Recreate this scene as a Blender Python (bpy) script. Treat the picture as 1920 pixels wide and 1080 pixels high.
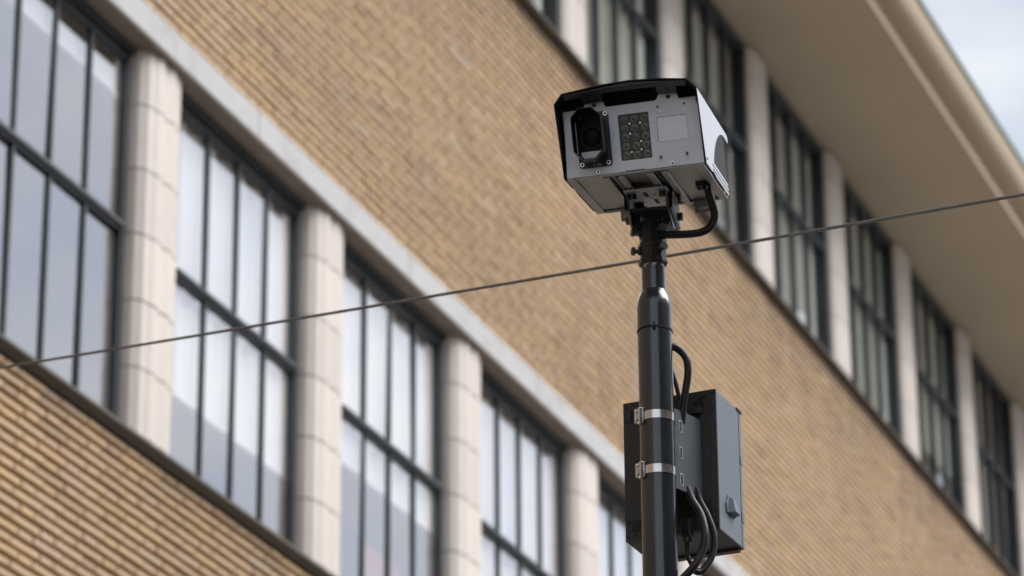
import bpy, bmesh, math, random
from mathutils import Matrix, Vector, noise
random.seed(7)
for o in list(bpy.data.objects): bpy.data.objects.remove(o)
scene = bpy.context.scene
col = scene.collection
R = math.radians

# ------------------------------------------------------------------ camera
CAM_Z = 1.6
fwd = Vector((.85619525, .33537435, .39300603)); rgt = Vector((.36737703, -.93004799, -.00669768)); upv = Vector((-.36326824, -.15011591, .9195115))
cam = bpy.data.cameras.new('camera'); camo = bpy.data.objects.new('camera', cam); col.objects.link(camo)
camo.matrix_world = Matrix(((rgt.x, upv.x, -fwd.x, 0), (rgt.y, upv.y, -fwd.y, 0), (rgt.z, upv.z, -fwd.z, CAM_Z), (0, 0, 0, 1)))
cam.lens = 129.8; cam.sensor_width = 36; cam.clip_start = .1; cam.clip_end = 3000
cam.dof.use_dof = True; cam.dof.focus_distance = 8.0; cam.dof.aperture_fstop = 5.3; cam.dof.aperture_blades = 9
scene.camera = camo

# ------------------------------------------------------------------ sky, sun, exposure
SUN_AZ = R(-62); SUN_EL = R(48)          # direction towards the sun: over the open street side
sd = Vector((math.cos(SUN_EL)*math.cos(SUN_AZ), math.cos(SUN_EL)*math.sin(SUN_AZ), math.sin(SUN_EL)))
world = bpy.data.worlds.new('World'); scene.world = world; world.use_nodes = True
wn = world.node_tree.nodes; wl = world.node_tree.links
bg = wn['Background']; bg.inputs['Strength'].default_value = .095
sky = wn.new('ShaderNodeTexSky'); sky.sky_type = 'NISHITA'; sky.sun_disc = False
sky.sun_elevation = SUN_EL; sky.sun_rotation = math.atan2(sd.x, sd.y); sky.dust_density = 2.0
tc = wn.new('ShaderNodeTexCoord')
ns = wn.new('ShaderNodeTexNoise'); ns.inputs['Scale'].default_value = 7.0; ns.inputs['Detail'].default_value = 5; ns.inputs['Roughness'].default_value = .5
mp = wn.new('ShaderNodeMapping'); mp.inputs['Scale'].default_value = (1, 1, 2.2); mp.inputs['Location'].default_value = (.3, .75, .1)
wl.new(tc.outputs['Generated'], mp.inputs['Vector']); wl.new(mp.outputs['Vector'], ns.inputs['Vector'])
rp = wn.new('ShaderNodeValToRGB'); rp.color_ramp.elements[0].position = .36; rp.color_ramp.elements[1].position = .66
rp.color_ramp.elements[0].color = (.72, .72, .72, 1); rp.color_ramp.elements[1].color = (1, 1, 1, 1)
wl.new(ns.outputs['Fac'], rp.inputs['Fac'])
cr = wn.new('ShaderNodeValToRGB'); cr.color_ramp.elements[0].position = .36; cr.color_ramp.elements[1].position = .64
cr.color_ramp.elements[0].color = (.52, .56, .63, 1); cr.color_ramp.elements[1].color = (.90, .92, .95, 1)
wl.new(ns.outputs['Fac'], cr.inputs['Fac'])
sc_ = wn.new('ShaderNodeVectorMath'); sc_.operation = 'SCALE'; sc_.inputs['Scale'].default_value = 4.9
wl.new(cr.outputs['Color'], sc_.inputs[0])
mx = wn.new('ShaderNodeMix'); mx.data_type = 'RGBA'
wl.new(rp.outputs['Color'], mx.inputs['Factor']); wl.new(sky.outputs['Color'], mx.inputs['A']); wl.new(sc_.outputs['Vector'], mx.inputs['B'])
wl.new(mx.outputs['Result'], bg.inputs['Color'])
sun = bpy.data.lights.new('sun', 'SUN'); sun.energy = 2.0; sun.angle = R(50); sun.color = (1, .97, .93)
suno = bpy.data.objects.new('sun', sun); col.objects.link(suno); suno.rotation_euler = sd.to_track_quat('Z', 'Y').to_euler(); suno.location = (0, -10, 30)
scene.render.engine = 'CYCLES'
vs = scene.view_settings; vs.view_transform = 'Standard'; vs.look = 'None'; vs.exposure = 1.25; vs.gamma = 1; vs.use_curve_mapping = False

# ------------------------------------------------------------------ helpers
class MB:
    def __init__(s): s.v = []; s.f = []; s.m = []
    def add(s, vs, fs, mi=0):
        n = len(s.v); s.v += [tuple(v) for v in vs]; s.f += [tuple(i+n for i in f) for f in fs]; s.m += [mi]*len(fs); return s
    def box(s, x0, x1, y0, y1, z0, z1, mi=0):
        vs = [(x, y, z) for z in (z0, z1) for y in (y0, y1) for x in (x0, x1)]
        return s.add(vs, [(0, 2, 3, 1), (4, 5, 7, 6), (0, 1, 5, 4), (2, 6, 7, 3), (0, 4, 6, 2), (1, 3, 7, 5)], mi)
    def prism(s, pts, a0, a1, axis='y', mi=0, mi_side=None):
        n = len(pts)
        def P(p, a):
            return {'y': (p[0], a, p[1]), 'x': (a, p[0], p[1]), 'z': (p[0], p[1], a)}[axis]
        vs = [P(p, a0) for p in pts]+[P(p, a1) for p in pts]
        s.add(vs, [tuple(range(n)), tuple(range(2*n-1, n-1, -1))], mi)
        k = len(s.v)-2*n
        ms = mi if mi_side is None else mi_side
        for i in range(n):
            j = (i+1) % n; s.f.append((k+i, k+n+i, k+n+j, k+j)); s.m.append(ms)
        return s
    def cyl(s, c, d, r, h, n=16, r2=None, mi=0):
        d = Vector(d).normalized(); c = Vector(c); r2 = r if r2 is None else r2
        a = d.orthogonal().normalized(); b = d.cross(a)
        vs = []
        for q, rr in ((c, r), (c+d*h, r2)):
            vs += [q+(a*math.cos(2*math.pi*i/n)+b*math.sin(2*math.pi*i/n))*rr for i in range(n)]
        fs = [(i, (i+1) % n, n+(i+1) % n, n+i) for i in range(n)]+[tuple(range(n-1, -1, -1)), tuple(range(n, 2*n))]
        return s.add(vs, fs, mi)
    def lathe(s, prof, n=32, c=(0, 0), mi=0, cap=True):
        vs = []
        for r, z in prof: vs += [(c[0]+r*math.cos(2*math.pi*i/n), c[1]+r*math.sin(2*math.pi*i/n), z) for i in range(n)]
        fs = []
        for k in range(len(prof)-1):
            fs += [(k*n+i, k*n+(i+1) % n, (k+1)*n+(i+1) % n, (k+1)*n+i) for i in range(n)]
        if cap: fs += [tuple(range(n-1, -1, -1)), tuple(range((len(prof)-1)*n, len(prof)*n))]
        return s.add(vs, fs, mi)
    def tube(s, pts, r, n=12, sub=8, lobes=0, pitch=1, amp=0, mi=0):
        P = [Vector(p) for p in pts]; path = []
        if sub > 1:
            Q = [2*P[0]-P[1]]+P+[2*P[-1]-P[-2]]
            for i in range(1, len(Q)-2):
                for k in range(sub):
                    t = k/sub; a, b, c, d = Q[i-1:i+3]
                    path.append(.5*((2*b)+(c-a)*t+(2*a-5*b+4*c-d)*t*t+(3*b-a-3*c+d)*t**3))
            path.append(P[-1])
        else: path = P
        vs = []; up = None; L = 0
        for i, p in enumerate(path):
            t = (path[min(i+1, len(path)-1)]-path[max(i-1, 0)]).normalized()
            up = t.orthogonal().normalized() if up is None else (up-t*up.dot(t)).normalized()
            w = t.cross(up)
            if i: L += (p-path[i-1]).length
            for k in range(n):
                a = 2*math.pi*k/n
                rr = r*(1+amp*abs(math.sin(lobes*.5*(a+2*math.pi*L/pitch)))) if lobes else r
                vs.append(p+(up*math.cos(a)+w*math.sin(a))*rr)
        m = len(path)
        fs = [(i*n+k, i*n+(k+1) % n, (i+1)*n+(k+1) % n, (i+1)*n+k) for i in range(m-1) for k in range(n)]
        fs += [tuple(range(n-1, -1, -1)), tuple(range((m-1)*n, m*n))]
        return s.add(vs, fs, mi)
    def mesh(s, name, mats, smooth=False):
        me = bpy.data.meshes.new(name); me.from_pydata(s.v, [], s.f)
        for m in (mats if isinstance(mats, (list, tuple)) else [mats]): me.materials.append(m)
        me.polygons.foreach_set('material_index', s.m)
        bm = bmesh.new(); bm.from_mesh(me); bmesh.ops.recalc_face_normals(bm, faces=bm.faces); bm.to_mesh(me); bm.free()
        if smooth:
            me.polygons.foreach_set('use_smooth', [True]*len(me.polygons))
            try: me.set_sharp_from_angle(angle=R(35))
            except Exception: pass
        me.update(); return me
def link(name, me, parent=None, loc=(0, 0, 0)):
    o = bpy.data.objects.new(name, me); col.objects.link(o); o.location = loc
    if parent: o.parent = parent
    return o
def part(name, mb, mats, parent=None, loc=(0, 0, 0), smooth=False, bevel=0):
    o = link(name, mb.mesh(name, mats, smooth), parent, loc)
    if bevel:
        b = o.modifiers.new('bevel', 'BEVEL'); b.width = bevel; b.segments = 2; b.limit_method = 'ANGLE'; b.angle_limit = R(40); b.harden_normals = False
    return o
def empty(name, loc=(0, 0, 0)):
    o = bpy.data.objects.new(name, None); col.objects.link(o); o.location = loc; o.empty_display_size = .2; return o
def tag(o, label=None, cat=None, group=None, kind=None):
    if label: o['label'] = label
    if cat: o['category'] = cat
    if group: o['group'] = group
    if kind: o['kind'] = kind
    return o
def rrect(x0, x1, z0, z1, r, n=4):
    out = []
    for cx, cz, a0 in ((x1-r, z1-r, 0), (x0+r, z1-r, 90), (x0+r, z0+r, 180), (x1-r, z0+r, 270)):
        for i in range(n+1):
            a = R(a0+90*i/n); out.append((cx+r*math.cos(a), cz+r*math.sin(a)))
    return out

# ------------------------------------------------------------------ materials
def mat(name, color, rough=.6, metal=0, var=.12, scale=8, bump=0, bscale=60, spec=.5, coat=0, rvar=.1, stretch=(1, 1, 1), dirt=None, dirt_scale=3, dirt_amt=.4):
    m = bpy.data.materials.new(name); m.use_nodes = True; nt = m.node_tree; N = nt.nodes; L = nt.links; b = N['Principled BSDF']
    b.inputs['Roughness'].default_value = rough; b.inputs['Metallic'].default_value = metal; b.inputs['Specular IOR Level'].default_value = spec
    b.inputs['Coat Weight'].default_value = coat
    t = N.new('ShaderNodeTexCoord'); mpn = N.new('ShaderNodeMapping'); mpn.inputs['Scale'].default_value = stretch; L.new(t.outputs['Object'], mpn.inputs['Vector'])
    n = N.new('ShaderNodeTexNoise'); n.inputs['Scale'].default_value = scale; n.inputs['Detail'].default_value = 6; n.inputs['Roughness'].default_value = .6
    L.new(mpn.outputs['Vector'], n.inputs['Vector'])
    r = N.new('ShaderNodeValToRGB'); r.color_ramp.elements[0].position = .3; r.color_ramp.elements[1].position = .7
    c = Vector(color); r.color_ramp.elements[0].color = (*(c*(1-var)), 1); r.color_ramp.elements[1].color = (*(c*(1+var)), 1)
    L.new(n.outputs['Fac'], r.inputs['Fac']); out = r.outputs['Color']
    if dirt:
        n2 = N.new('ShaderNodeTexNoise'); n2.inputs['Scale'].default_value = dirt_scale; n2.inputs['Detail'].default_value = 8; n2.inputs['Roughness'].default_value = .7
        L.new(mpn.outputs['Vector'], n2.inputs['Vector'])
        r2 = N.new('ShaderNodeValToRGB'); r2.color_ramp.elements[0].position = .5; r2.color_ramp.elements[1].position = .75
        r2.color_ramp.elements[0].color = (0, 0, 0, 1); r2.color_ramp.elements[1].color = (dirt_amt,)*3+(1,)
        L.new(n2.outputs['Fac'], r2.inputs['Fac'])
        mm = N.new('ShaderNodeMix'); mm.data_type = 'RGBA'; L.new(r2.outputs['Color'], mm.inputs['Factor']); L.new(out, mm.inputs['A']); mm.inputs['B'].default_value = (*dirt, 1)
        out = mm.outputs['Result']
    L.new(out, b.inputs['Base Color'])
    if rvar:
        mr = N.new('ShaderNodeMapRange'); mr.inputs['To Min'].default_value = max(.02, rough-rvar); mr.inputs['To Max'].default_value = min(1, rough+rvar)
        L.new(n.outputs['Fac'], mr.inputs['Value']); L.new(mr.outputs['Result'], b.inputs['Roughness'])
    if bump:
        n3 = N.new('ShaderNodeTexNoise'); n3.inputs['Scale'].default_value = bscale; n3.inputs['Detail'].default_value = 4; L.new(mpn.outputs['Vector'], n3.inputs['Vector'])
        bp = N.new('ShaderNodeBump'); bp.inputs['Strength'].default_value = bump; bp.inputs['Distance'].default_value = .004
        L.new(n3.outputs['Fac'], bp.inputs['Height']); L.new(bp.outputs['Normal'], b.inputs['Normal'])
    return m
def brick_mat(name, source):
    m = mat(name, (1, 1, 1), rough=.85, var=.13, scale=14, bump=.5, bscale=90, rvar=.05)
    N = m.node_tree.nodes; L = m.node_tree.links; b = N['Principled BSDF']
    src = b.inputs['Base Color'].links[0].from_socket
    if source == 'attr': a = N.new('ShaderNodeVertexColor'); a.layer_name = 'tone'; cs = a.outputs['Color']
    else: a = N.new('ShaderNodeObjectInfo'); cs = a.outputs['Color']
    mm = N.new('ShaderNodeMix'); mm.data_type = 'RGBA'; mm.blend_type = 'MULTIPLY'; mm.inputs['Factor'].default_value = 1
    L.new(cs, mm.inputs['A']); L.new(src, mm.inputs['B']); L.new(mm.outputs['Result'], b.inputs['Base Color'])
    return m
def glass_mat(name, refl, tint=(1, 1, 1)):
    m = bpy.data.materials.new(name); m.use_nodes = True; N = m.node_tree.nodes; L = m.node_tree.links; N.remove(N['Principled BSDF'])
    o = N['Material Output']; tr = N.new('ShaderNodeBsdfTransparent'); tr.inputs['Color'].default_value = (*tint, 1)
    g = N.new('ShaderNodeBsdfGlossy'); g.inputs['Roughness'].default_value = .03; g.inputs['Color'].default_value = (.97, .97, 1.0, 1)
    t = N.new('ShaderNodeTexCoord'); n = N.new('ShaderNodeTexNoise'); n.inputs['Scale'].default_value = 1.6; n.inputs['Detail'].default_value = 1
    L.new(t.outputs['Object'], n.inputs['Vector']); bp = N.new('ShaderNodeBump'); bp.inputs['Strength'].default_value = .03; bp.inputs['Distance'].default_value = .05
    L.new(n.outputs['Fac'], bp.inputs['Height']); L.new(bp.outputs['Normal'], g.inputs['Normal'])
    f = N.new('ShaderNodeLayerWeight'); f.inputs['Blend'].default_value = .5
    pw = N.new('ShaderNodeMath'); pw.operation = 'POWER'; pw.inputs[1].default_value = 5; L.new(f.outputs['Facing'], pw.inputs[0])
    mr = N.new('ShaderNodeMapRange'); mr.inputs['To Min'].default_value = refl; mr.inputs['To Max'].default_value = 1.0
    L.new(pw.outputs['Value'], mr.inputs['Value'])
    mxs = N.new('ShaderNodeMixShader'); L.new(mr.outputs['Result'], mxs.inputs['Fac']); L.new(tr.outputs[0], mxs.inputs[1]); L.new(g.outputs[0], mxs.inputs[2])
    L.new(mxs.outputs[0], o.inputs['Surface']); return m
M = {}
M['brick_stuff'] = brick_mat('brick_stuff', 'attr'); M['brick'] = brick_mat('brick', 'obj')
M['mortar'] = mat('mortar', (.075, .054, .036), .95, var=.2, scale=6, bump=.6, bscale=120)
M['stone'] = mat('lintel_stone', (.44, .44, .445), .85, var=.06, scale=5, bump=.3, bscale=150, dirt=(.27, .265, .25), dirt_scale=4, dirt_amt=.7)
M['soffit_stone'] = mat('reveal_board', (.24, .195, .15), .8, var=.12, scale=4)
M['sill'] = mat('sill_metal', (.062, .050, .038), .6, var=.2, scale=5)
M['sill_lip'] = mat('sill_lip', (.42, .41, .40), .7, var=.1, scale=8)
M['faience'] = mat('faience_block', (.595, .535, .492), .55, var=.05, scale=3, bump=.15, bscale=40, dirt=(.50, .43, .36), dirt_scale=5, dirt_amt=.5)
_n = M['faience'].node_tree; _b = _n.nodes['Principled BSDF']; _s = _b.inputs['Base Color'].links[0].from_socket
_o = _n.nodes.new('ShaderNodeObjectInfo'); _r = _n.nodes.new('ShaderNodeMapRange'); _r.inputs['To Min'].default_value = .90; _r.inputs['To Max'].default_value = 1.04; _n.links.new(_o.outputs['Random'], _r.inputs['Value'])
_m = _n.nodes.new('ShaderNodeVectorMath'); _m.operation = 'SCALE'; _n.links.new(_s, _m.inputs[0]); _n.links.new(_r.outputs['Result'], _m.inputs['Scale']); _n.links.new(_m.outputs['Vector'], _b.inputs['Base Color'])
M['joint'] = mat('faience_joint', (.27, .23, .195), .9, var=.1)
M['frame'] = mat('window_frame', (.030, .037, .041), .42, var=.2, scale=4)
M['glass'] = glass_mat('window_glass', .48)
M['glass_up'] = glass_mat('upper_window_glass', .24, (.94, .97, .95))
M['glass_clear'] = glass_mat('glass_inner_face', .03)
M['blind'] = mat('blind_cloth', (.90, .91, .90), .9, var=.03, scale=2)
M['curtain'] = mat('curtain_cloth', (.74, .77, .73), .9, var=.1, scale=3)
M['room'] = mat('room_paint', (.22, .22, .22), .9, var=.1)
M['eave'] = mat('eave_paint', (.50, .405, .292), .6, var=.04, scale=1.2, dirt=(.38, .30, .20), dirt_scale=1.0, dirt_amt=.25)
M['copper'] = mat('copper_edge', (.16, .25, .24), .6, var=.2)
M['lens_dark'] = mat('opposite_glass', (.02, .022, .025), .12, var=.1)
M['ground'] = mat('paving', (.22, .21, .20), .9, var=.15, scale=.5)
M['asphalt'] = mat('asphalt', (.055, .055, .057), .9, var=.2, scale=3)
M['kerb'] = mat('kerb_stone', (.33, .32, .30), .85, var=.1)

# ------------------------------------------------------------------ setting: ground and road
g = MB(); g.add([(-1500, -1500, 0), (1500, -1500, 0), (1500, 1500, 0), (-1500, 1500, 0)], [(0, 1, 2, 3)])
tag(part('ground', g, M['ground']), kind='structure')
g = MB().box(-60, 90, -9, .6, -.2, .004); tag(part('road', g, M['asphalt']), kind='structure')
g = MB().box(-60, 90, .6, .75, -.2, .12); tag(part('kerb', g, M['kerb'], bevel=.015), kind='structure')
g = MB().box(-60, 90, .75, 8.58, -.2, .115); tag(part('pavement', g, M['ground']), kind='structure')

# ------------------------------------------------------------------ brick building
Y0 = 8.6
BX0, BX1 = 11.0, 46.0
BL = (BX0, Y0, 0); NB = (-BX0, -Y0, 0)
bld = empty('brick_building', BL)
tag(bld, 'long tan brick building with two rows of tall windows and a deep overhanging eave', 'building')
def bpart(name, mb, mats, parent=None, **k):
    if parent is None: return part(name, mb, mats, bld, NB, **k)
    return part(name, mb, mats, parent, **k)
COURSE = .0644
def brick_mesh(name, w, h, dep, m):
    c = .004; b = MB(); x = w/2; z = h/2
    vs = [(-x+c, 0, -z+c), (x-c, 0, -z+c), (x-c, 0, z-c), (-x+c, 0, z-c), (-x, c, -z), (x, c, -z), (x, c, z), (-x, c, z), (-x, dep, -z), (x, dep, -z), (x, dep, z), (-x, dep, z)]
    fs = [(0, 1, 2, 3), (0, 4, 5, 1), (1, 5, 6, 2), (2, 6, 7, 3), (3, 7, 4, 0), (4, 8, 9, 5), (5, 9, 10, 6), (6, 10, 11, 7), (7, 11, 8, 4)]
    b.add(vs, fs); return b, b.mesh(name, m)
PAL = [((.452, .318, .196), 64), ((.465, .322, .178), 11), ((.452, .326, .220), 17), ((.375, .262, .168), 7), ((.48, .37, .255), 1)]
def tone():
    c = random.choices([p[0] for p in PAL], [p[1] for p in PAL])[0]; k = random.uniform(.95, 1.05); return tuple(v*k for v in c)
def project(x, y, z):
    d = Vector((x, y, z-CAM_Z)); w = d.dot(fwd); return .5+d.dot(rgt)/w*129.8/36, .5-d.dot(upv)/w*129.8/36*1920/1080, w
WALLS = [('lower', BX0, 27.0, 6.4, 8.565, .029, .046), ('middle', BX0, BX1, 11.199, 13.985, .0215, .046)]
ST, HD, JX = .288, .140, .0100
allb = []
for name, x0, x1, z0, z1, jz, rec in WALLS:
    n = int(round((z1-z0)/COURSE)); ch = (z1-z0)/n
    for r in range(n):
        z = z1-(r+.5)*ch
        x = x0-(0 if r % 2 else (ST+HD+2*JX)/2)-.1; k = 0
        while x < x1:
            w = ST if k % 2 == 0 else HD
            cx = x+w/2
            if x > x0-.05 and x+w < x1+.02:
                u, v, d = project(cx, Y0, z); vis = -.02 < u < 1.02 and -.02 < v < 1.02
                allb.append(((0 if vis else 1000)+d*(1 if w == ST else 1.35), name, cx, z, w, jz, ch))
            x += w+JX; k += 1
allb.sort(key=lambda t: t[0])
wall_obj = {}; wall_spec = {w[0]: w for w in WALLS}
for name, x0, x1, z0, z1, jz, rec in WALLS:
    mb = MB().box(x0, x1, Y0+rec, Y0+.30, z0, z1)
    wall_obj[name] = bpart('wall', mb, M['mortar'])
meshes = {}
for nm in wall_spec:
    jz = wall_spec[nm][5]; n = int(round((wall_spec[nm][4]-wall_spec[nm][3])/COURSE)); ch = (wall_spec[nm][4]-wall_spec[nm][3])/n
    for w in (ST, HD): meshes[(nm, w)] = brick_mesh('brick', w, ch-jz, .06, M['brick'])
PALE = [(985, 335), (870, 112)]
stuff = {nm: ([], [], []) for nm in wall_spec}
for i, (key, nm, cx, z, w, jz, ch) in enumerate(allb):
    u, v, d = project(cx, Y0, z); t = tone(); kk = 1+.13*noise.noise(Vector((cx*.55, z*.9, 3.1)))+.07*noise.noise(Vector((cx*1.7, z*2.6, 8.0))); 
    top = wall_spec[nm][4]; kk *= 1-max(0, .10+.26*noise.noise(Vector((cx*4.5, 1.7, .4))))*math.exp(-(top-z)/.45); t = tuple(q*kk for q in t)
    for px, py in PALE:
        if abs(u*1920-px-(v*1080-py)*.8) < 7 and abs(v*1080-py) < 22: t = (.485, .385, .295)
    y = Y0+random.uniform(-.0035, .0035)
    if i < 300:
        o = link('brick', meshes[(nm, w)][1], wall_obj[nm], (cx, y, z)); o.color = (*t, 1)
        o.rotation_euler = (random.uniform(-.02, .02), random.uniform(-.006, .006), random.uniform(-.012, .012))
    else:
        V, F, C = stuff[nm]; b = meshes[(nm, w)][0]; k = len(V); ry = random.uniform(-.006, .006); rz = random.uniform(-.012, .012)
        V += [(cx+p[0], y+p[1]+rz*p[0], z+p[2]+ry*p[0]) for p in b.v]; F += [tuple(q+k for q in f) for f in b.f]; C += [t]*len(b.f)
for nm, (V, F, C) in stuff.items():
    me = bpy.data.meshes.new('bricks'); me.from_pydata(V, [], F); me.materials.append(M['brick_stuff'])
    a = me.attributes.new('tone', 'FLOAT_COLOR', 'CORNER'); buf = []
    for f, c in zip(F, C): buf += [c[0], c[1], c[2], 1.0]*len(f)
    a.data.foreach_set('color', buf)
    me.color_attributes.active_color = me.attributes['tone']
    tag(link('bricks', me, wall_obj[nm]), kind='stuff')
# plain ground storey, rear and far shell below and behind what the photograph shows
bpart('plinth_wall', MB().box(BX0, BX1, Y0+.05, Y0+.30, 0, 6.4), M['mortar'])
bpart('plinth_wall', MB().box(27.0, BX1, Y0+.02, Y0+.30, 6.4, 8.565), M['mortar'])
bpart('end_wall', MB().box(BX0-.3, BX0, Y0+.3, 20, 0, 16.2), M['mortar'])
bpart('end_wall', MB().box(BX1, BX1+.3, Y0+.3, 20, 0, 16.2), M['mortar'])
bpart('rear_wall', MB().box(BX0, BX1, 13.0, 13.3, 0, 16.2), M['room'])
for z in (8.0, 11.35, 13.5, 16.4): bpart('floor_slab', MB().box(BX0, BX1, Y0+.31, 13.0, z, z+.12), M['room'])

# the same front carried on towards and past the viewer, seen only in the pole's gloss
bpart('plain_wall', MB().box(-24, BX0-.301, Y0+.01, Y0+.40, 0, 16.2), mat('plain_brick', (.21, .155, .11), .9, var=.15, scale=2))
# lower window band: lintel, reveal, sill
xl = BX0
while xl < BX1:
    xr = min(BX1, xl+2.279)
    lo = bpart('lintel', MB().box(xl+.003, xr-.003, Y0-.010+random.uniform(-.002, .002), Y0+.30, 11.013, 11.1965), M['stone'], bevel=.006); xl = xr
bpart('reveal_board', MB().box(BX0, BX1, Y0-.004, Y0+.32, 11.004, 11.0125), M['soffit_stone'])
sl = bpart('sill', MB().prism([(Y0-.060, 8.598), (Y0-.058, 8.616), (Y0+.30, 8.66), (Y0+.30, 8.569), (Y0-.004, 8.569)], BX0, BX1, 'x'), M['sill'])
bpart('sill', MB().prism([(Y0-.080, 13.998), (Y0-.078, 14.018), (Y0+.12, 14.07), (Y0+.12, 13.988), (Y0-.004, 13.988)], BX0, BX1, 'x'), M['sill'])
# eave
prof = [(8.72, 16.26), (7.39, 16.24), (7.385, 16.375), (7.29, 16.39), (7.262, 16.385), (7.235, 16.395), (7.208, 16.42), (7.188, 16.455), (7.172, 16.50), (7.160, 16.545), (7.152, 16.59), (7.15, 16.62), (8.72, 16.70)]
ev = bpart('eave', MB().prism(prof, -24, BX1+.3, 'x'), M['eave'], smooth=True)
part('lip_moulding', MB().prism([(7.405, 16.232), (7.378, 16.232), (7.378, 16.385), (7.392, 16.385)], BX0-.3, BX1+.3, 'x'), M['eave'], ev, bevel=.006)
part('roof_edge', MB().prism([(7.1515, 16.585), (7.132, 16.580), (7.130, 16.61), (7.148, 16.64), (8.7, 16.74), (8.7, 16.71), (7.152, 16.625)], BX0-.3, BX1+.3, 'x'), M['copper'], ev)
bpart('head_board', MB().box(BX0, BX1, Y0+.03, Y0+.30, 16.20, 16.268), M['frame'])

# fluted pillars made of stacked blocks
def pillar_profile(w, front, back, flutes, depth):
    pts = []
    for i in range(flutes):
        for k in range(5):
            t = (i+k/4)/flutes; a = math.pi*(1-t)
            gx = w/2*(abs(math.cos(a))**.80)*(1 if math.cos(a) >= 0 else -1); gy = (back-front)*(math.sin(a)**.52)
            g_ = depth*(math.sin(math.pi*k/4)-1)
            L_ = math.hypot(gx, gy) or 1
            if k == 4 and i < flutes-1: continue
            pts.append((gx+g_*gx/L_*.4, back-gy-g_*gy/L_))
    pts[0] = (-w/2, back); pts[-1] = (w/2, back)
    return pts+[(w/2, back+.05), (-w/2, back+.05)]
def pillars(xs, w, front, back, ztop, zbot, joint0, bh, flutes, depth, inset):
    pf = pillar_profile(w, front, back, flutes, depth)
    core = [(p[0]*.985, p[1]+.006) for p in pf]
    zs = []; z = joint0
    while z > zbot+.02: zs.append(z); z -= bh
    edges = [ztop]+zs+[zbot]
    mesh_full = MB().prism(pf, -bh/2+.005, bh/2-.005, 'z').mesh('block', M['faience'], True)
    ends = []
    for a, b in ((edges[0], edges[1]), (edges[-2], edges[-1])):
        ends.append(MB().prism(pf, -(a-b)/2+.004, (a-b)/2-.004, 'z').mesh('block', M['faience'], True))
    cm = MB().prism(core, zbot, ztop, 'z').mesh('pillar', M['joint'])
    for x in xs:
        p = link('pillar', cm, bld, (x-BX0, -Y0, 0))
        for i in range(len(edges)-1):
            me = ends[0] if i == 0 else ends[1] if i == len(edges)-2 else mesh_full
            link('block', me, p, (random.uniform(-.001, .001), random.uniform(-.001, .001), (edges[i]+edges[i+1])/2))
LOW0 = 17.094-2.279*2; BAY = 2.279; LWW = 1.685
pillars([LOW0-.346+BAY*k for k in range(0, 7)], .496, Y0+.030, Y0+.165, 11.003, 8.640, 10.66, .3935, 6, .019, 0)
UP0 = 25.34; UBAY = 2.308; UPW = .50
pillars([UP0+UPW/2+UBAY*k for k in range(-3, 9)], UPW, Y0-.045, Y0+.06, 16.235, 14.035, 15.95, .46, 6, .018, 0)

# windows
def window(x0, x1, z0, z1, yf, yg, zt, npan, mw, md, gm, fw=.045, hd=.085, jamb=0):
    f = MB()
    f.box(x0-jamb, x0+fw, yf, yg+.03, z0, z1); f.box(x1-fw, x1, yf, yg+.03, z0, z1)
    f.box(x0+fw, x1-fw, yf+.001, yg+.029, z1-hd, z1); f.box(x0+fw, x1-fw, yf+.001, yg+.029, z0, z0+.05)
    w = bpart('window', f, M['frame'], bevel=.004)
    t = .027
    part('transom', MB().box(x0+fw, x1-fw, yg-md-.012, yg+.02, zt-t, zt+t).box(x0+fw, x1-fw, yg-md-.03, yg-md-.0121, zt-t*.25, zt+t*.8), M['frame'], w, bevel=.004)
    step = (x1-x0-2*fw)/npan
    for i in range(1, npan):
        xm = x0+fw+step*i
        for a, b in ((z0+.05, zt-t), (zt+t, z1-hd)):
            part('mullion', MB().box(xm-mw/2, xm+mw/2, yg-md, yg+.02, a, b), M['frame'], w, bevel=.004)
    for i in range(npan):
        a = x0+fw+step*i+(mw/2 if i else 0); b = x0+fw+step*(i+1)-(mw/2 if i < npan-1 else 0)
        for za, zb in ((z0+.05, zt-t), (zt+t, z1-hd)):
            pm = MB().box((a-b)/2, (b-a)/2, -.003, .003, (za-zb)/2, (zb-za)/2, 1); pm.m[2] = 0
            part('pane', pm, [gm, M['glass_clear']], w, ((a+b)/2, yg+.004, (za+zb)/2)).rotation_euler = (random.gauss(0, R(.25)), 0, random.gauss(0, R(.35)))
    return w
for k in range(0, 7):
    x0 = LOW0+BAY*k
    window(x0, x0+LWW, 8.645, 10.964, Y0+.150, Y0+.172, 9.895, 4, .023, .017, M['glass'], .04, .045, .10)
    bpart('head_board', MB().box(x0-.10, x0+LWW, Y0+.118, Y0+.30, 10.965, 11.003), M['frame'], bevel=.003)
for k in range(-3, 8):
    x0 = UP0+UPW+UBAY*k
    window(x0, UP0+UBAY*(k+1), 14.062, 16.235, Y0+.03, Y0+.09, 15.22, 4, .030, .030, M['glass_up'], .03, .05)

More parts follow.
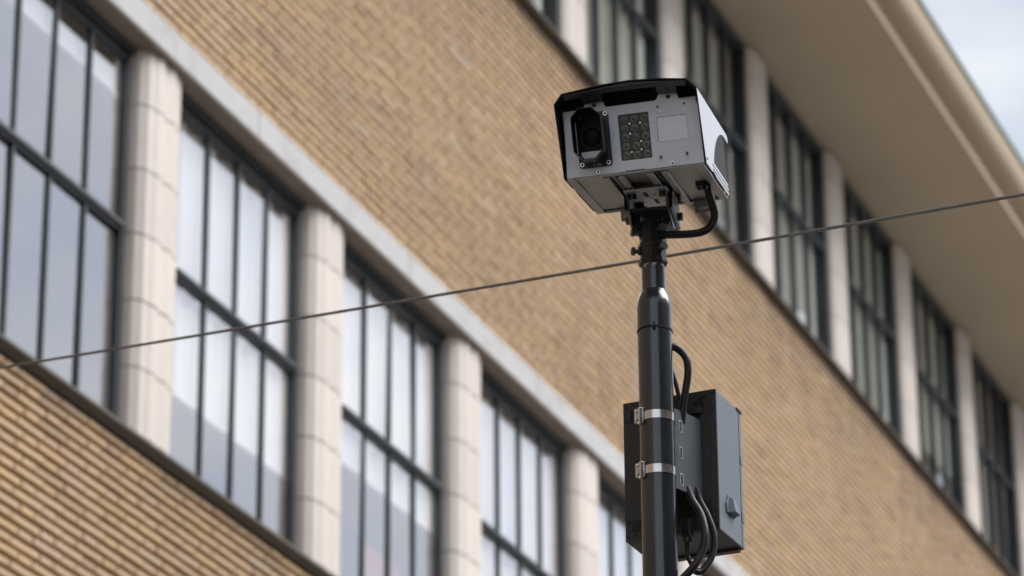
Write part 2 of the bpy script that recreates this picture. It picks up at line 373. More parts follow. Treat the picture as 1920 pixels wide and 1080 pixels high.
# blinds and curtains hanging inside
def wavy(x0, x1, y, z0, z1, amp, n, folds):
    vs = []; fs = []
    for i in range(n+1):
        t = i/n; x = x0+(x1-x0)*t; yy = y+amp*math.sin(t*folds*2*math.pi)+amp*.5*math.sin(t*folds*3.7+1)
        vs += [(x, yy, z0), (x, yy, z1)]
    for i in range(n): fs.append((2*i, 2*i+2, 2*i+3, 2*i+1))
    m = len(vs); vs += [(a, b+.003, c) for a, b, c in vs]; fs += [tuple(j+m for j in reversed(f)) for f in fs]
    fs += [(2*i, m+2*i, m+2*i+2, 2*i+2) for i in range(n)]+[(2*i+1, 2*i+3, m+2*i+3, m+2*i+1) for i in range(n)]
    fs += [(0, 1, m+1, m), (2*n, m+2*n, m+2*n+1, 2*n+1)]
    return MB().add(vs, fs)
def blind(name, k, z0, z1, label, cat, amp=.013, folds=8, group='white blinds in the lower windows'):
    x0 = LOW0+BAY*k+.03
    b = empty(name, (x0+.82, Y0+.215, z0)); off = (-x0-.82, -Y0-.215, -z0)
    part('cloth', wavy(x0, x0+1.62, Y0+.215, z0, z1, amp, 60, folds), M['blind'], b, off, smooth=True)
    part('bottom_bar', MB().box(x0, x0+1.62, Y0+.198, Y0+.232, z0-.02, z0-.0005), M['blind'], b, off, bevel=.005)
    tag(b, label, cat, group)
blind('rolled_blind', 1, 10.72, 10.86, 'white blind rolled up to a short strip in the leftmost lower window', 'blind', .004, 2)
blind('window_blind', 2, 9.22, 10.90, 'white blind hanging lowest, behind the lower window right of the leftmost fluted pillar', 'blind')
blind('window_blind', 3, 9.61, 10.90, 'white blind drawn partway above the pinkish glass of the third lower window', 'blind')
blind('window_blind', 4, 8.80, 10.90, 'white blind filling the fourth lower window from the left', 'blind')
blind('window_blind', 5, 8.80, 10.90, 'white blind in the lower window nearest the grey cabinet, low in the picture', 'blind')
x0 = LOW0+BAY*3
rb = part('red_board', MB().box(-.36, .36, -.006, .006, 0, .66), mat('red_board', (.42, .10, .11), .6, var=.3, scale=3), None, (x0+1.3, Y0+.36, 8.70), bevel=.003)
tag(rb, 'dull red board standing inside the third lower window beneath its blind', 'board')
rb.rotation_euler = (R(-4), 0, 0)
names = {-1: 'upper window directly above the camera housing', 0: 'upper window just right of the camera hood', 1: 'second upper window right of the camera hood',
         2: 'third upper window right of the camera hood', 3: 'fourth upper window right of the camera hood', 4: 'fifth upper window right of the camera hood', -2: 'upper window at the top edge, left of the camera'}
for k in range(-2, 5):
    xa = UP0+UPW+UBAY*k+.06; c = empty('curtain', (xa+.8, Y0+.15, 14.2)); off = (-xa-.8, -Y0-.15, -14.2)
    xb = UP0+UBAY*(k+1)-.06; ca, cb_, cz = {-2: (0, 1, 14.2), -1: (0, 1, 14.2), 0: (0, .80, 14.2), 1: (.0, 1, 14.2), 2: (.22, 1, 14.2), 3: (0, 1, 14.55), 4: (.0, .5, 14.2)}[k]
    part('cloth', wavy(xa+(xb-xa)*ca, xa+(xb-xa)*cb_, Y0+.15, cz, 16.1, .02, 80, int(11*(cb_-ca))), M['curtain'], c, off, smooth=True)
    tag(c, 'pale grey curtain behind the '+names[k], 'curtain', 'curtains in the upper windows')

# building across the street, whose dark front shows in the pole's gloss
opp = empty('opposite_building', (7, -9.2, 0)); tag(opp, 'brown brick building across the street, outside the picture, facing the tan one', 'building')
ow = part('wall', MB().box(-13.5, 12.5, -10, 0, 0, 13.5), mat('opposite_brick', (.13, .09, .07), .9, var=.2, scale=3), opp)
part('parapet', MB().box(-13.6, 12.6, -.6, .12, 13.5, 13.9), M['kerb'], opp, bevel=.02)
wm = MB().box(-.62, .62, -.02, .015, 0, 1.7).mesh('window', M['lens_dark']); wsm = MB().box(-.75, .75, .0155, .09, -.12, -.0005).mesh('window_sill', M['kerb'])
for r_ in range(4):
    for c_ in range(9):
        w_ = link('window', wm, opp, (-12+c_*2.85, 0, 1.1+r_*3.15)); link('window_sill', wsm, w_)

# ------------------------------------------------------------------ street pole, camera unit, cabinet, cables
M['pole'] = mat('pole_paint', (.011, .016, .024), .23, var=.3, scale=20, spec=.8, coat=.35, rvar=.05, stretch=(1, 1, .15), dirt=(.13, .135, .14), dirt_scale=16, dirt_amt=.30)
M['black'] = mat('black_metal', (.016, .016, .018), .33, var=.2, scale=30, bump=.05)
M['matte_black'] = mat('matte_black', (.006, .006, .006), .75, var=.2)
M['alu'] = mat('face_aluminium', (.60, .62, .66), .42, metal=.25, var=.05, scale=40, bump=.03, stretch=(.2, 1, 2), dirt=(.38, .39, .42), dirt_scale=9, dirt_amt=.45)
M['hood'] = mat('hood_paint', (.66, .69, .75), .35, metal=.15, var=.03, scale=6, dirt=(.5, .51, .53), dirt_scale=9, dirt_amt=.3)
M['under'] = mat('brushed_steel', (.34, .325, .30), .42, metal=.8, var=.22, scale=9, stretch=(1, .25, 1), dirt=(.13, .115, .10), dirt_scale=9, dirt_amt=.75)
M['steel'] = mat('stainless', (.78, .77, .75), .22, metal=1, var=.10, scale=40, dirt=(.42, .36, .30), dirt_scale=30, dirt_amt=.35)
M['bolt'] = mat('worn_bolt', (.08, .078, .075), .5, metal=.6, var=.3, scale=60, dirt=(.2, .17, .14), dirt_scale=50, dirt_amt=.5)
M['cab'] = mat('cabinet_paint', (.140, .175, .212), .38, var=.06, scale=12, bump=.03, rvar=.06, dirt=(.19, .225, .26), dirt_scale=8, dirt_amt=.4)
M['brk'] = mat('bracket_paint', (.06, .075, .092), .45, var=.08, scale=12)
M['cab_dark'] = mat('cabinet_back', (.022, .021, .020), .55, var=.15, scale=25, bump=.04)
M['rubber'] = mat('cable_rubber', (.011, .011, .012), .46, var=.2, scale=30, spec=.35)
M['led_panel'] = mat('led_window', (.014, .016, .012), .22, var=.15, scale=30)
M['led'] = mat('led_lens', (.115, .130, .100), .3, var=.3, scale=90)
M['grille'] = mat('grille_grey', (.16, .165, .175), .55, metal=.3, var=.15, scale=80)
M['lens'] = mat('lens_glass', (.003, .003, .004), .35, var=.1, spec=.12)
M['paint_mark'] = mat('white_print', (.55, .55, .55), .6, var=.1)
M['chip'] = mat('chipped_paint', (.45, .43, .40), .7, var=.2, scale=60)
PX, PY = 7.0648, 2.4325
pole = empty('street_pole', (PX, PY, 0)); tag(pole, 'glossy black round steel pole carrying the camera and the cabinet', 'pole')
part('base_tube', MB().lathe([(.038, 0), (.038, 4.735), (.0375, 4.748), (.0345, 4.762), (.030, 4.773), (.0272, 4.779), (.0262, 4.7795)], 48), M['pole'], pole, smooth=True)
part('top_tube', MB().lathe([(.0258, 4.775), (.0258, 4.88)], 40), M['pole'], pole, smooth=True)
# chipped rim just under the sleeve
vs = []; fs = []; n = 40
for i in range(n+1):
    a = R(150+150*i/n); h = .003+.009*max(0, math.sin(i*.52+.4))*(.6+.4*math.sin(i*1.13))+random.uniform(0, .0022)
    vs += [(.0260*math.cos(a), .0260*math.sin(a), 4.842), (.0260*math.cos(a), .0260*math.sin(a), 4.842-h)]
for i in range(n): fs.append((2*i, 2*i+1, 2*i+3, 2*i+2))
part('chipped_rim', MB().add(vs, fs), M['chip'], pole, smooth=True)
YAW = R(-78.65)
# pole-top clamp: sleeve, collars, bolts
clamp = empty('pole_top_clamp', (PX, PY, 4.84)); tag(clamp, 'black bolted sleeve clamp fitted over the top of the pole', 'clamp'); clamp.rotation_euler = (0, 0, YAW)
part('sleeve', MB().lathe([(.0275, -.002), (.0295, 0), (.0295, .104)], 8), M['black'], clamp, bevel=.002)
part('collar', MB().lathe([(.031, .002), (.0325, .006), (.0325, .012), (.030, .014)], 8), M['black'], clamp)
part('collar', MB().lathe([(.0305, .040), (.034, .043), (.034, .050), (.030, .053)], 8), M['black'], clamp)
for a in (-52, 68, 203):
    d = (math.cos(R(a)), math.sin(R(a)), 0)
    for z in (.032, .078):
        b = part('bolt', MB().cyl((d[0]*.024, d[1]*.024, z), d, .0048, .017, 12), M['bolt'], clamp, smooth=True)
        part('bolt_head', MB().cyl((d[0]*.041, d[1]*.041, z), d, .0098, .008, 6), M['bolt'], b, bevel=.001)
        part('boss', MB().cyl((d[0]*.027, d[1]*.027, z), d, .0085, .006, 8), M['black'], b, bevel=.001)
for a in (-20, -160, 70, 110):
    d = Vector((math.cos(R(a)), math.sin(R(a)), 0)); t = Vector((-d.y, d.x, 0))
    vs = [d*.027+t*s*.0022+Vector((0, 0, z)) for s in (-1, 1) for z in (.06, .112)]+[d*.046+t*s*.0022+Vector((0, 0, .112)) for s in (-1, 1)]
    part('gusset', MB().add(vs, [(0, 1, 4), (2, 5, 3), (0, 2, 3, 1), (1, 3, 5, 4), (0, 4, 5, 2)]), M['black'], clamp)
# level U bracket
ub = empty('tilt_bracket', (PX, PY, 4.953)); ub.rotation_euler = (0, 0, YAW); tag(ub, 'black U-shaped tilt bracket between the pole top and the camera housing', 'bracket')
part('base_plate', MB().prism(rrect(-.053, .051, -.055, .085, .008), 0, .006, 'z'), M['black'], ub, bevel=.001)
for s in (-1, 1):
    pr = [(-.052, .006), (.080, .006), (.080, .030), (.055, .074), (.040, .086), (-.005, .086), (-.028, .075), (-.050, .038)]
    x = .0505 if s > 0 else -.0525
    a = part('arm', MB().prism(pr, x-.0025, x+.0025, 'x'), M['black'], ub, bevel=.001)
    part('pivot_bolt', MB().cyl((x+s*.0025, .03, .060), (s, 0, 0), .012, .009, 6), M['bolt'], a, bevel=.001)
    part('washer', MB().cyl((x+s*.0025, .03, .060), (s, 0, 0), .0155, .002, 20), M['steel'], a)
    part('pivot_bolt', MB().cyl((x+s*.0025, .045, .022), (s, 0, 0), .0095, .010, 6), M['bolt'], a, bevel=.001)

# ---- camera unit (local frame: x right, y inwards, z up; origin at the middle of the face's lower edge)
cu = empty('traffic_camera', (6.81456, 2.38230, 4.95498))
cu.rotation_mode = 'QUATERNION'
cu.rotation_quaternion = (Matrix.Rotation(YAW, 3, 'Z')@Matrix.Rotation(R(14.65), 3, 'X')@Matrix.Rotation(R(-2.2), 3, 'Y')).to_quaternion()
tag(cu, 'grey boxy traffic camera with black visor and lens shroud on top of the pole', 'camera')
house = part('housing', MB().box(-.1475, .1475, .004, .445, .006, .150), M['alu'], cu, bevel=.003)
# underside tray: panels, lips, rails
part('underside_panel', MB().box(-.146, .146, .006, .43, .0015, .0058), M['under'], house)
for x0, x1, y0, y1, z0 in ((-.150, -.132, .0035, .448, -.004), (.132, .150, .0035, .448, -.004), (-.1318, .1318, .0035, .016, -.003), (-.1318, .1318, .436, .448, -.005)):
    part('tray_lip', MB().box(x0, x1, y0, y1, z0, .0014), M['under'], house, bevel=.0012)
for x in (-.0655, -.033, .030, .0615):
    part('rail', MB().box(x-.0075, x+.0075, .0165, .4355, -.010, .0014), M['under'], house, bevel=.0015)
part('rail_channel', MB().box(-.0475, -.0415, .0165, .4355, -.004, .0013), M['matte_black'], house)
part('rail_channel', MB().box(.0405, .0475, .0165, .4355, -.004, .0013), M['matte_black'], house)
part('back_panel', MB().box(-.149, .149, .4465, .452, -.002, .150), M['matte_black'], house)
# face plate with tabs along its top edge
fp = [(-.149, .001), (-.021, .001), (-.0205, .003), (.020, .003), (.0205, .001), (.151, .001), (.1485, .132), (.142, .1425), (.1115, .1455), (.1085, .1495), (.1055, .1600), (.067, .1620), (.0635, .1590), (.061, .1515), (.055, .1490), (-.048, .1480), (-.0525, .1510), (-.0545, .1600), (-.0580, .1612), (-.0955, .1592), (-.0975, .1560), (-.1000, .1440), (-.127, .1405), (-.1445, .1290)]
face = part('face_plate', MB().prism(fp, 0, .0038, 'y'), M['alu'], cu, bevel=.0006)
part('cavity', MB().box(-.1465, .1465, .0395, .041, .12, .178), M['matte_black'], house)
def screw(x, z, r=.0045, parent=face, y=0., h=.003, m='steel'):
    s = part('screw', MB().cyl((x, y, z), (0, -1, 0), r, h, 14, r*.88), M[m], parent, smooth=True)
    part('socket', MB().cyl((x, y-h-.00005, z), (0, -1, 0), r*.5, .0004, 6), M['matte_black'], s)
screw(-.0793, .0068, .0052, h=.005); screw(.0825, .0068, .0052, h=.005)
screw(-.0758, .1545, .0048, m='bolt'); screw(.0859, .1535, .0048, m='bolt'); screw(.1191, .1344, .0022, m='bolt'); screw(.0614, .1343, .0025, m='bolt')
screw(.0661, .1251, .0022, h=.002); screw(.1342, .0787, .0020, h=.001)
for x, z in ((.0586, .0231), (.1156, .0247)):
    part('pin', MB().cyl((x, 0, z), (0, -1, 0), .0026, .010, 10), M['bolt'], face, smooth=True)
# raised blank panel
part('blank_panel', MB().prism(rrect(.0575, .1220, .0570, .1105, .004), -.0012, -.0001, 'y'), mat('blank_panel', (.68, .70, .73), .4, metal=.3, var=.03), face, bevel=.0004)
part('panel_gap', MB().prism(rrect(.0566, .1221, .0570, .1114, .004), -.0004, -.0002, 'y'), M['matte_black'], face)
# lamp panel
lp_ = part('lamp_panel', MB().prism(rrect(-.0268, .0400, .0255, .1265, .003), -.0008, -.0001, 'y'), M['led_panel'], face)
for r_ in range(5):
    for c_ in range(3):
        x = -.0142+.0222*c_; z = .1145-.0198*r_
        ring = []
        d_ = part('led', MB().cyl((x, -.0009, z), (0, -1, 0), .0092, .0012, 20, .0074), M['led'], lp_, smooth=True)
        part('led_core', MB().cyl((x, -.0022, z), (0, -1, 0), .0036, .0005, 14), M['led_panel'], d_)
        part('led_tip', MB().cyl((x, -.0029, z), (0, -1, 0), .0015, .0005, 8), M['led'], d_)
for x, z in ((-.0025, .1045), (.0205, .1040), (-.0030, .0825), (.0195, .0635), (.0185, .0455), (-.003, .0420)):
    part('pcb_screw', MB().cyl((x, -.0009, z), (0, -1, 0), .0020, .0010, 10), M['steel'], lp_)
# lens flange and octagonal shroud
fl = part('lens_flange', MB().prism(rrect(-.1190, -.0465, .0178, .1395, .008), -.0035, -.0001, 'y'), M['black'], cu, bevel=.0008)
for x, z in ((-.0530, .1330), (-.0545, .0255), (-.1125, .0262), (-.1115, .1320)): screw(x, z, .0056, fl, -.0035, .002)
cx0, cz0 = -.0880, .0822
def octo(hw, hh, c, dz=0): return [(cx0-hw, cz0-hh+c+dz), (cx0-hw+c, cz0-hh+dz), (cx0+hw-c, cz0-hh+dz), (cx0+hw, cz0-hh+c+dz), (cx0+hw, cz0+hh-c+dz), (cx0+hw-c, cz0+hh+dz), (cx0-hw+c, cz0+hh+dz), (cx0-hw, cz0+hh-c+dz)]
oo = octo(.0330, .0560, .0190); oi = octo(.0316, .0546, .0185)
ya = [-.046]*8
ob = octo(.0325, .0565, .0185)
vs = [(p[0], -.0036, p[1]) for p in ob]+[(p[0], -.070 if p[1] > cz0 else -.064, p[1]) for p in oo]+[(p[0], -.070 if p[1] > cz0 else -.064, p[1]) for p in oi]+[(p[0]*.99+cx0*.01, -.0036, p[1]*.97+cz0*.03) for p in ob]
fs = []
for i in range(8):
    j = (i+1) % 8
    fs += [(i, j, 8+j, 8+i), (8+i, 8+j, 16+j, 16+i), (16+i, 16+j, 24+j, 24+i)]
part('lens_shroud', MB().add(vs, fs), M['black'], fl)
part('lens_surround', MB().prism(octo(.0312, .0545, .0178), -.0042, -.0036, 'y'), M['matte_black'], fl)
part('inner_face_strip', MB().prism([(-.112, .046), (-.101, .033), (-.072, .033), (-.064, .046), (-.064, .053), (-.112, .053)], -.0060, -.0043, 'y'), M['alu'], fl)  # aluminium strip standing in for the face plate that shows low inside the shroud
part('lens_window', MB().box(-.1150, -.0630, -.0056, -.0043, .0560, .1220), M['lens'], fl)
part('lens_barrel', MB().cyl((cx0+.002, -.0057, .083), (0, -1, 0), .026, .0012, 32, .0255), M['matte_black'], fl, smooth=True)
part('lens', MB().cyl((cx0+.002, -.0070, .083), (0, -1, 0), .0205, .002, 32, .015), M['lens'], fl, smooth=True)
# stamped marking on the flange
def text(body, size, parent, loc, rot, m, name='marking', ext=.0002):
    cu_ = bpy.data.curves.new(name, 'FONT'); cu_.body = body; cu_.size = size; cu_.extrude = ext; cu_.align_x = 'CENTER'; cu_.align_y = 'CENTER'
    tmp = bpy.data.objects.new('tmp', cu_); col.objects.link(tmp)
    me = bpy.data.meshes.new_from_object(tmp.evaluated_get(bpy.context.evaluated_depsgraph_get())); bpy.data.objects.remove(tmp)
    me.materials.clear(); me.materials.append(m); o = link(name, me, parent, loc); o.rotation_euler = rot; return o
text('II 35', .0100, fl, (-.0800, -.0038, .0238), (R(90), 0, 0), M['paint_mark'])
# hood: bent sheet, pale outside and black inside
def hood_pt(i):
    return [(-.1555, .000), (-.1555, .1545), (-.1370, .1755), (-.055, .1840), (.010, .1866), (.075, .1835), (.1350, .1765), (.1555, .1545), (.1555, .000)][i]
T = .0022
hp = [hood_pt(i) for i in range(9)]
def offs(p): 
    c = Vector((0, .09)); v = c-Vector(p); return (p[0]+math.copysign(T, -p[0]) if abs(p[0]) > .13 else p[0], p[1]-(T if p[1] > .16 else 0))
YF = {0: -.001, 1: -.056, 2: -.060, 3: -.064, 4: -.066, 5: -.064, 6: -.060, 7: -.056, 8: -.001}
YB = .50
hb = MB()
top_i = list(range(1, 8))
vs = []
for i in top_i: vs += [(hp[i][0], YF[i], hp[i][1]), (hp[i][0], YB, hp[i][1])]
for i in top_i: q = offs(hp[i]); vs += [(q[0], YF[i], q[1]), (q[0], YB, q[1])]
n = len(top_i); fo = []; fi = []; fe = []
for k in range(n-1):
    fo.append((2*k, 2*k+2, 2*k+3, 2*k+1)); fi.append((2*n+2*k, 2*n+2*k+1, 2*n+2*k+3, 2*n+2*k+2))
    fe += [(2*k, 2*n+2*k, 2*n+2*k+2, 2*k+2), (2*k+1, 2*k+3, 2*n+2*k+3, 2*n+2*k+1)]
hb.add(vs, fo, 0); hb.f += fi; hb.m += [1]*len(fi); hb.f += fe; hb.m += [1]*len(fe)
hood = part('hood', hb, [M['hood'], M['matte_black']], cu)
flank = [(-.002, .0), (-.056, .1545), (.50, .1545), (.520, .150), (.522, .1375), (.500, .1375), (.460, .1385), (.420, .1370), (.380, .1320), (.335, .1220), (.285, .1060), (.240, .0870), (.200, .0640), (.172, .0420), (.160, .0275), (.430, .0250), (.430, .0), (.20, .0), (.14, .004), (.11, .0)]
for s in (-1, 1):
    m = MB(); x = s*.1555; xi = s*(.1555-T)
    nn = len(flank)
    m.add([(x, p[0], p[1]) for p in flank]+[(xi, p[0], p[1]) for p in flank], [tuple(range(nn))], 0)
    m.f.append(tuple(range(2*nn-1, nn-1, -1))); m.m.append(1)
    for i in range(nn):
        j = (i+1) % nn; m.f.append((i, j, nn+j, nn+i)); m.m.append(1 if i == 0 or s < 0 else 0)
    fk = part('hood_flank', m, [M['hood'], M['matte_black']], hood)
    for z in (.0065, .0165): part('groove', MB().box(s*.1556-.0004, s*.1556+.0004, .12, .425, z, z+.0022), M['matte_black'], fk)
    # louvred grille behind the arch
    gr = part('grille', MB().box(s*.1500-.001, s*.1500+.001, .16, .455, .024, .142), M['matte_black'], house)
    for k in range(24):
        z = .026+k*.0048
        ya_ = .162+max(0, (z-.05))*1.4
        part('grille_bar', MB().add([(s*.1515, ya_, z), (s*.1515, .452, z), (s*.1535, .452, z+.0024), (s*.1535, ya_, z+.0024), (s*.1512, ya_, z+.0024), (s*.1512, .452, z+.0024)], [(0, 1, 2, 3), (3, 2, 5, 4)]), M['grille'], gr)
    part('screw', MB().cyl((s*.1555, .012, .012), (s, 0, 0), .004, .003, 12), M['steel'], fk, smooth=True)
# visor flange under the hood's front edge, with two tabs
vf = [(-.134, -.058), (-.056, -.0625), (.010, -.0645), (.076, -.0625), (.132, -.058), (.131, -.040), (.110, -.040), (.107, -.012), (.067, -.012), (.064, -.042), (-.052, -.044), (-.055, -.012), (-.095, -.012), (-.098, -.040), (-.132, -.040)]
def hz(x, y=-.03): return .1845-.0085*abs(x-.01)/.125-.0030-max(0, y+.060)*.36
m = MB(); nn = len(vf); m.add([(p[0], p[1], hz(*p)) for p in vf]+[(p[0], p[1], hz(*p)-.0012) for p in vf], [tuple(range(nn)), tuple(range(2*nn-1, nn-1, -1))]+[(i, (i+1) % nn, nn+(i+1) % nn, nn+i) for i in range(nn)])
vfo = part('visor_flange', m, mat('visor_grey', (.045, .042, .042), .45, var=.15, scale=30), hood)
for x in (-.0745, .0875): part('screw', MB().cyl((x, -.030, hz(x)-.0012), (0, 0, -1), .0045, .003, 12), M['bolt'], vfo, smooth=True)
# mounting plate, lugs and gland under the housing
mp_ = part('mounting_plate', MB().prism(rrect(-.048, .046, .140, .365, .004), -.0165, -.0125, 'z'), mat('zinc_plate', (.42, .43, .43), .4, metal=.7, var=.1, scale=20, dirt=(.2, .2, .19), dirt_scale=20, dirt_amt=.5), cu, bevel=.0008)
for x, y in ((-.030, .165), (.028, .165), (-.010, .215), (.012, .215), (-.034, .24), (.03, .25), (0, .255), (-.02, .30), (.022, .305), (-.034, .335), (.034, .335)):
    part('hole', MB().cyl((x, y, -.0166), (0, 0, -1), .0032, .0003, 10), M['matte_black'], mp_)
for x, y0, y1 in ((-.006, .175, .235), (.006, .27, .33), (-.028, .345, .43), (.022, .345, .43)):
    part('slot', MB().box(x-.004, x+.004, y0, min(y1, .363), -.0169, -.0166), M['matte_black'], mp_)
for s in (-1, 1):
    pr = [(.165, -.013), (.335, -.013), (.330, -.035), (.300, -.078), (.275, -.090), (.235, -.088), (.205, -.070)]
    x = .0415 if s > 0 else -.0440
    part('hanger', MB().prism(pr, x-.002, x+.002, 'x'), M['black'], cu, bevel=.0008)
    for y in (.185, .31): part('nut', MB().cyl((s*.0335, y, -.0166), (0, 0, -1), .0095, .012, 6), M['black'], mp_, bevel=.001)
for x, y in ((.0935, .436), (-.076, .436)):
    l_ = part('lug', MB().prism(rrect(x-.019, x+.019, -.030, -.001, .003), y, y+.002, 'y'), M['under'], cu)
    part('slot', MB().prism(rrect(x-.010, x+.010, -.0235, -.0165, .003), y-.0004, y-.0001, 'y'), M['paint_mark'], l_)
gl = part('cable_gland', MB().cyl((.117, .232, .001), (0, 0, -1), .0165, .010, 6), M['black'], cu, bevel=.001)
part('gland_nut', MB().cyl((.117, .232, -.009), (0, 0, -1), .0125, .008, 20, .010), M['black'], gl, smooth=True)

# ---- cabinet behind the pole
CB = (7.18048, 2.44303, 4.25333)
cb = empty('equipment_cabinet', CB); cb.rotation_euler = (0, 0, R(-92.2)); tag(cb, 'dark grey metal equipment cabinet strapped to the back of the pole', 'cabinet')
W2, DP, HT = .1086, .1587, .3223
body = part('body', MB().box(-W2, W2, .006, DP, .0, HT), M['cab'], cb, bevel=.0015)
part('back_cover', MB().box(-W2-.0008, W2+.0008, 0, .0055, -.0008, HT+.0008), M['cab_dark'], cb, bevel=.001)
part('underside', MB().box(-W2+.001, W2-.001, .008, DP-.004, -.0012, -.0002), M['cab_dark'], body)
part('drip_edge', MB().box(-W2+.004, W2-.008, DP-.022, DP-.004, -.007, -.0013), M['cab_dark'], body)
part('door_seam', MB().box(W2+.0001, W2+.0005, DP-.0165, DP-.0150, .002, HT-.002), M['matte_black'], body)
part('hinge', MB().box(W2-.004, W2+.0016, DP-.028, DP+.002, HT-.004, HT+.0025), M['matte_black'], body)
part('hinge', MB().box(W2-.004, W2+.0012, DP-.013, DP+.0015, .196, .216), M['cab'], body, bevel=.0008)
part('hinge', MB().box(W2-.004, W2+.0012, DP-.013, DP+.0015, .060, .085), M['cab'], body, bevel=.0008)
lat = part('latch', MB().prism([(.046, .052), (.098, .052), (.100, .056), (.088, .094), (.077, .102), (.060, .096), (.044, .070)], W2+.0002, W2+.003, 'x'), M['cab'], body, bevel=.0006)
vs = [(W2+.003, .058, .054), (W2+.003, .098, .054), (W2+.003, .084, .094), (W2+.003, .064, .094), (W2+.016, .066, .056), (W2+.016, .094, .056), (W2+.010, .082, .088), (W2+.010, .068, .088)]
part('latch_cap', MB().add(vs, [(0, 1, 5, 4), (1, 2, 6, 5), (2, 3, 7, 6), (3, 0, 4, 7), (4, 5, 6, 7)]), M['cab'], lat, bevel=.001)
for x, z in ((.1013, .314), (.1014, .282), (.1022, .0446), (.1034, .009), (-.1022, .3135), (-.1022, .2796), (-.1022, .0435), (-.1028, .009), (.079, .309), (.0700, .306), (-.086, .317), (-.086, .012), (.025, .045)):
    big = z in (.282, .0446, .2796, .0435, .309, .306, .045)
    rr = .0052 if big else .0036
    sc = part('screw', MB().cyl((x, -.0001, z), (0, -1, 0), rr, .0022 if big else .0004, 14, rr*.9), M['cab_dark'] if big else M['matte_black'], cb, smooth=True)
    if big: part('socket', MB().cyl((x, -.0024, z), (0, -1, 0), rr*.5, .0003, 6), M['matte_black'], sc)
for x0, x1, z0, z1 in ((.058, .080, .284, .299), (-.093, -.072, .272, .302), (-.093, -.070, .018, .045), (.080, .092, .040, .062)):
    part('knockout', MB().box(x0, x1, -.0006, -.0001, z0, z1), M['matte_black'], cb)
part('clip', MB().box(.054, .076, -.012, -.0002, .268, .283), M['cab_dark'], cb, bevel=.001)
part('rib', MB().box(.0925, .0940, -.0018, -.0002, .012, .316), M['cab_dark'], cb)
part('rib', MB().box(.060, .078, -.0009, -.0002, .2545, .2555).box(.0775, .0784, -.0009, -.0002, .2556, .266), M['cab'], cb)
text('05', .009, cb, (.036, -.0002, .306), (R(90), 0, 0), M['cab'], ext=.0003)
text('150', .0045, cb, (.0905, -.0021, .180), (R(90), R(90), 0), M['cab'], ext=.0002)
# pole bracket of the cabinet: shaped channel with slots
PLX, PLY = .01496, -.11519
def wing(s):
    path = [(PLX+s*.0345, PLY+.012), (PLX+s*.0400, PLY+.022), (PLX+s*.0440, PLY+.040), (PLX+s*.0500, PLY+.060), (PLX+s*.0560, PLY+.078), (PLX+s*.0590, PLY+.098), (PLX+s*.0590, -.0002)]
    inner = [(p[0]-s*.003, p[1]) for p in path]
    return path+inner[::-1]
br = part('pole_bracket', MB().prism(wing(1), .066, .250, 'z'), M['brk'], cb, smooth=True, bevel=.0006)
part('bracket_wing', MB().prism(wing(-1), .066, .250, 'z'), M['brk'], br, smooth=True)
part('bracket_web', MB().prism([(PLX-.031, PLY+.030), (PLX+.031, PLY+.030), (PLX+.031, PLY+.033), (PLX-.031, PLY+.033)], .068, .248, 'z'), M['cab_dark'], br)
for z in (.213, .152, .090):
    p0 = Vector((PLX+.0412, PLY+.0245, z)); d = Vector((.004, .018, 0)).normalized(); nrm = Vector((d.y, -d.x, 0))
    out = []
    for q in rrect(-.0045, .0045, -.0125, .0125, .003): out.append(p0+d*(q[0]+.006)+Vector((0, 0, q[1]))+nrm*.0006)
    k = len(out)
    part('slot', MB().add(out, [tuple(range(k))]), M['matte_black'], br)
    out2 = [p0+d*(q[0]+.006)+Vector((0, 0, q[1]))+nrm*.0003 for q in rrect(-.0060, .0060, -.0140, .0140, .004)]
    part('slot_rim', MB().add(out2, [tuple(range(k))]), M['hood'], br)
part('connector', MB().box(.030, .052, -.030, -.004, -.018, .022).cyl((.041, -.017, -.018), (0, 0, -1), .011, .014, 14, .009), M['black'], cb, bevel=.0015)
part('lower_block', MB().box(.014, .050, -.012, -.0002, .020, .066), M['matte_black'], cb, bevel=.001)

# steel band straps round the pole
def strap(zc, label):
    s = empty('steel_strap', (PX, PY, zc)); tag(s, label, 'strap', 'steel band straps on the pole')
    prof_ = [(.0382, -.0095), (.0393, -.0095), (.0393, .0095), (.0382, .0095)]
    n = 64; vs = []; fs = []
    a0, a1 = R(100), R(345)
    for i in range(n+1):
        a = a0+(a1-a0)*i/n
        vs += [(r*math.cos(a), r*math.sin(a), z) for r, z in prof_]
    for i in range(n):
        for k in range(4): fs.append((4*i+k, 4*i+(k+1) % 4, 4*i+4+(k+1) % 4, 4*i+4+k))
    fs += [(3, 2, 1, 0), (4*n, 4*n+1, 4*n+2, 4*n+3)]
    part('band', MB().add(vs, fs), M['steel'], s, smooth=True)
    ab = R(143); d = Vector((math.cos(ab), math.sin(ab), 0)); t = Vector((-d.y, d.x, 0))
    bk = MB()
    def obox(r0, r1, t0, t1, z0, z1): 
        v = [d*r+t*tt+Vector((0, 0, z)) for z in (z0, z1) for tt in (t0, t1) for r in (r0, r1)]
        bk.add(v, [(0, 2, 3, 1), (4, 5, 7, 6), (0, 1, 5, 4), (2, 6, 7, 3), (0, 4, 6, 2), (1, 3, 7, 5)])
    obox(.0394, .0440, -.011, .011, -.017, .017); obox(.0441, .0520, -.0105, -.0055, -.016, .016); obox(.0441, .0520, .0055, .0105, -.016, .016)
    obox(.0441, .0475, -.0054, .0054, .0125, .0185); obox(.0441, .0475, -.0054, .0054, -.0185, -.0125)
    b = part('buckle', bk, M['steel'], s, bevel=.0008)
    part('folded_end', MB().cyl(d*.046+Vector((0, 0, -.008)), (0, 0, 1), .0045, .016, 12), M['steel'], b, smooth=True)
strap(4.478, 'upper polished steel band strap clasped round the pole at cabinet height')
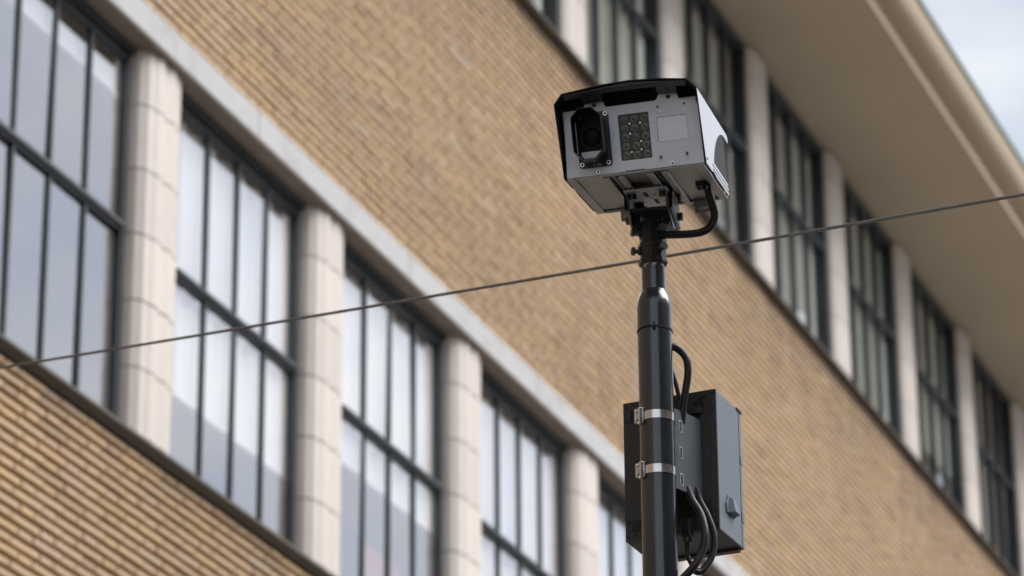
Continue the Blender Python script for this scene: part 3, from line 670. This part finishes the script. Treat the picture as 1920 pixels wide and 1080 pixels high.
strap(4.3535, 'lower polished steel band strap clasped round the pole at cabinet height')

# cable tie
ct = empty('cable_tie', (PX, PY, 4.683)); tag(ct, 'thin black cable tie looped round the pole below its shoulder', 'cable tie')
part('loop', MB().lathe([(.0381, -.002), (.0394, -.002), (.0394, .002), (.0381, .002)], 48, cap=False), M['matte_black'], ct, smooth=True)
hd_ = Vector((-math.cos(R(17)), -math.sin(R(17)), 0))
part('tie_head', MB().cyl(hd_*.038+Vector((0, 0, -.004)), hd_, .0045, .0065, 8).cyl(hd_*.042+Vector((0, 0, 0)), (.1, 0, 1), .0022, .009, 8), M['matte_black'], ct)

# cables
CABLE_A = [(7.0663, 2.3048, 5.0271), (7.0766, 2.3039, 5.0054), (7.0908, 2.2996, 4.9782), (7.102, 2.2991, 4.9543), (7.1027, 2.3087, 4.9317), (7.0957, 2.3279, 4.9179), (7.0818, 2.3556, 4.9117), (7.0658, 2.385, 4.9089), (7.0507, 2.4122, 4.9059)]
CABLE_B = [(7.0794, 2.411, 4.6536), (7.0858, 2.3973, 4.6513), (7.0965, 2.3828, 4.6405), (7.0987, 2.3718, 4.6195), (7.1009, 2.3709, 4.5901), (7.103, 2.3775, 4.5544), (7.1047, 2.3851, 4.5187), (7.111, 2.3934, 4.4725)]
CABLE_C = [(7.1094, 2.4127, 4.6122), (7.1146, 2.4054, 4.5816), (7.1219, 2.399, 4.5458), (7.13, 2.3904, 4.5099), (7.1343, 2.3853, 4.4796)]
CABLE_D = [(7.1194, 2.3866, 4.3328), (7.1198, 2.3754, 4.3033), (7.1154, 2.3555, 4.2663), (7.1063, 2.3441, 4.2194), (7.1003, 2.3505, 4.1762), (7.0872, 2.3662, 4.1405), (7.0789, 2.388, 4.1145), (7.0706, 2.4073, 4.0906)]
CABLE_E = [(7.144, 2.3754, 4.3396), (7.1481, 2.3678, 4.3117), (7.1503, 2.3503, 4.2709), (7.1516, 2.3387, 4.2272), (7.1468, 2.342, 4.1838), (7.1333, 2.3552, 4.1512), (7.1225, 2.3663, 4.1397), (7.1064, 2.3752, 4.1418)]
CABLE_F = [(7.1633, 2.4047, 4.2217), (7.1643, 2.4034, 4.1951), (7.1629, 2.3973, 4.1781), (7.1618, 2.3876, 4.1632), (7.1608, 2.3718, 4.1536)]
def cable(pts, r, label, name='cable', parts=None, group='black cables on the pole'):
    c = Vector(pts[0]); e = part(name, MB().tube([Vector(p)-c for p in pts], r, 14, 8), M['rubber'], None, c, smooth=True)
    tag(e, label, 'cable', group)
cable(CABLE_A, .0088, 'thick black cable curving from the camera underside gland to the pole top')
cable(CABLE_B, .0082, 'thick black cable arching out of the pole side down into the cabinet bracket')
cable(CABLE_C, .0050, 'thin black cable behind the thick arching one, above the cabinet bracket')
cable(CABLE_D, .0085, 'black cable under the cabinet bracket, the nearer loop beside the pole')
cable(CABLE_E, .0072, 'black cable under the cabinet bracket, the outer loop hanging farthest right')
cable(CABLE_F, .0052, 'thin black lead hanging from the plug under the cabinet')

# overhead span wire, twisted strands
A_ = Vector((10.36, 8.6)); B_ = Vector((6.2, -2.0)); pts = []
for i in range(1800):
    t = i/1799*1.0
    p = A_+(B_-A_)*t; pts.append((p.x, p.y, .16841354*t*t-2.01669301*t+6.38162169))
wire = part('span_wire', MB().tube(pts, .0031, 18, 1, lobes=6, pitch=.06, amp=.38), mat('galvanised_wire', (.17, .168, .165), .55, metal=.25, var=.25, scale=30), None, (0, 0, 0), smooth=True)
tag(wire, 'twisted grey steel span wire stretched across the street behind the pole', 'wire')
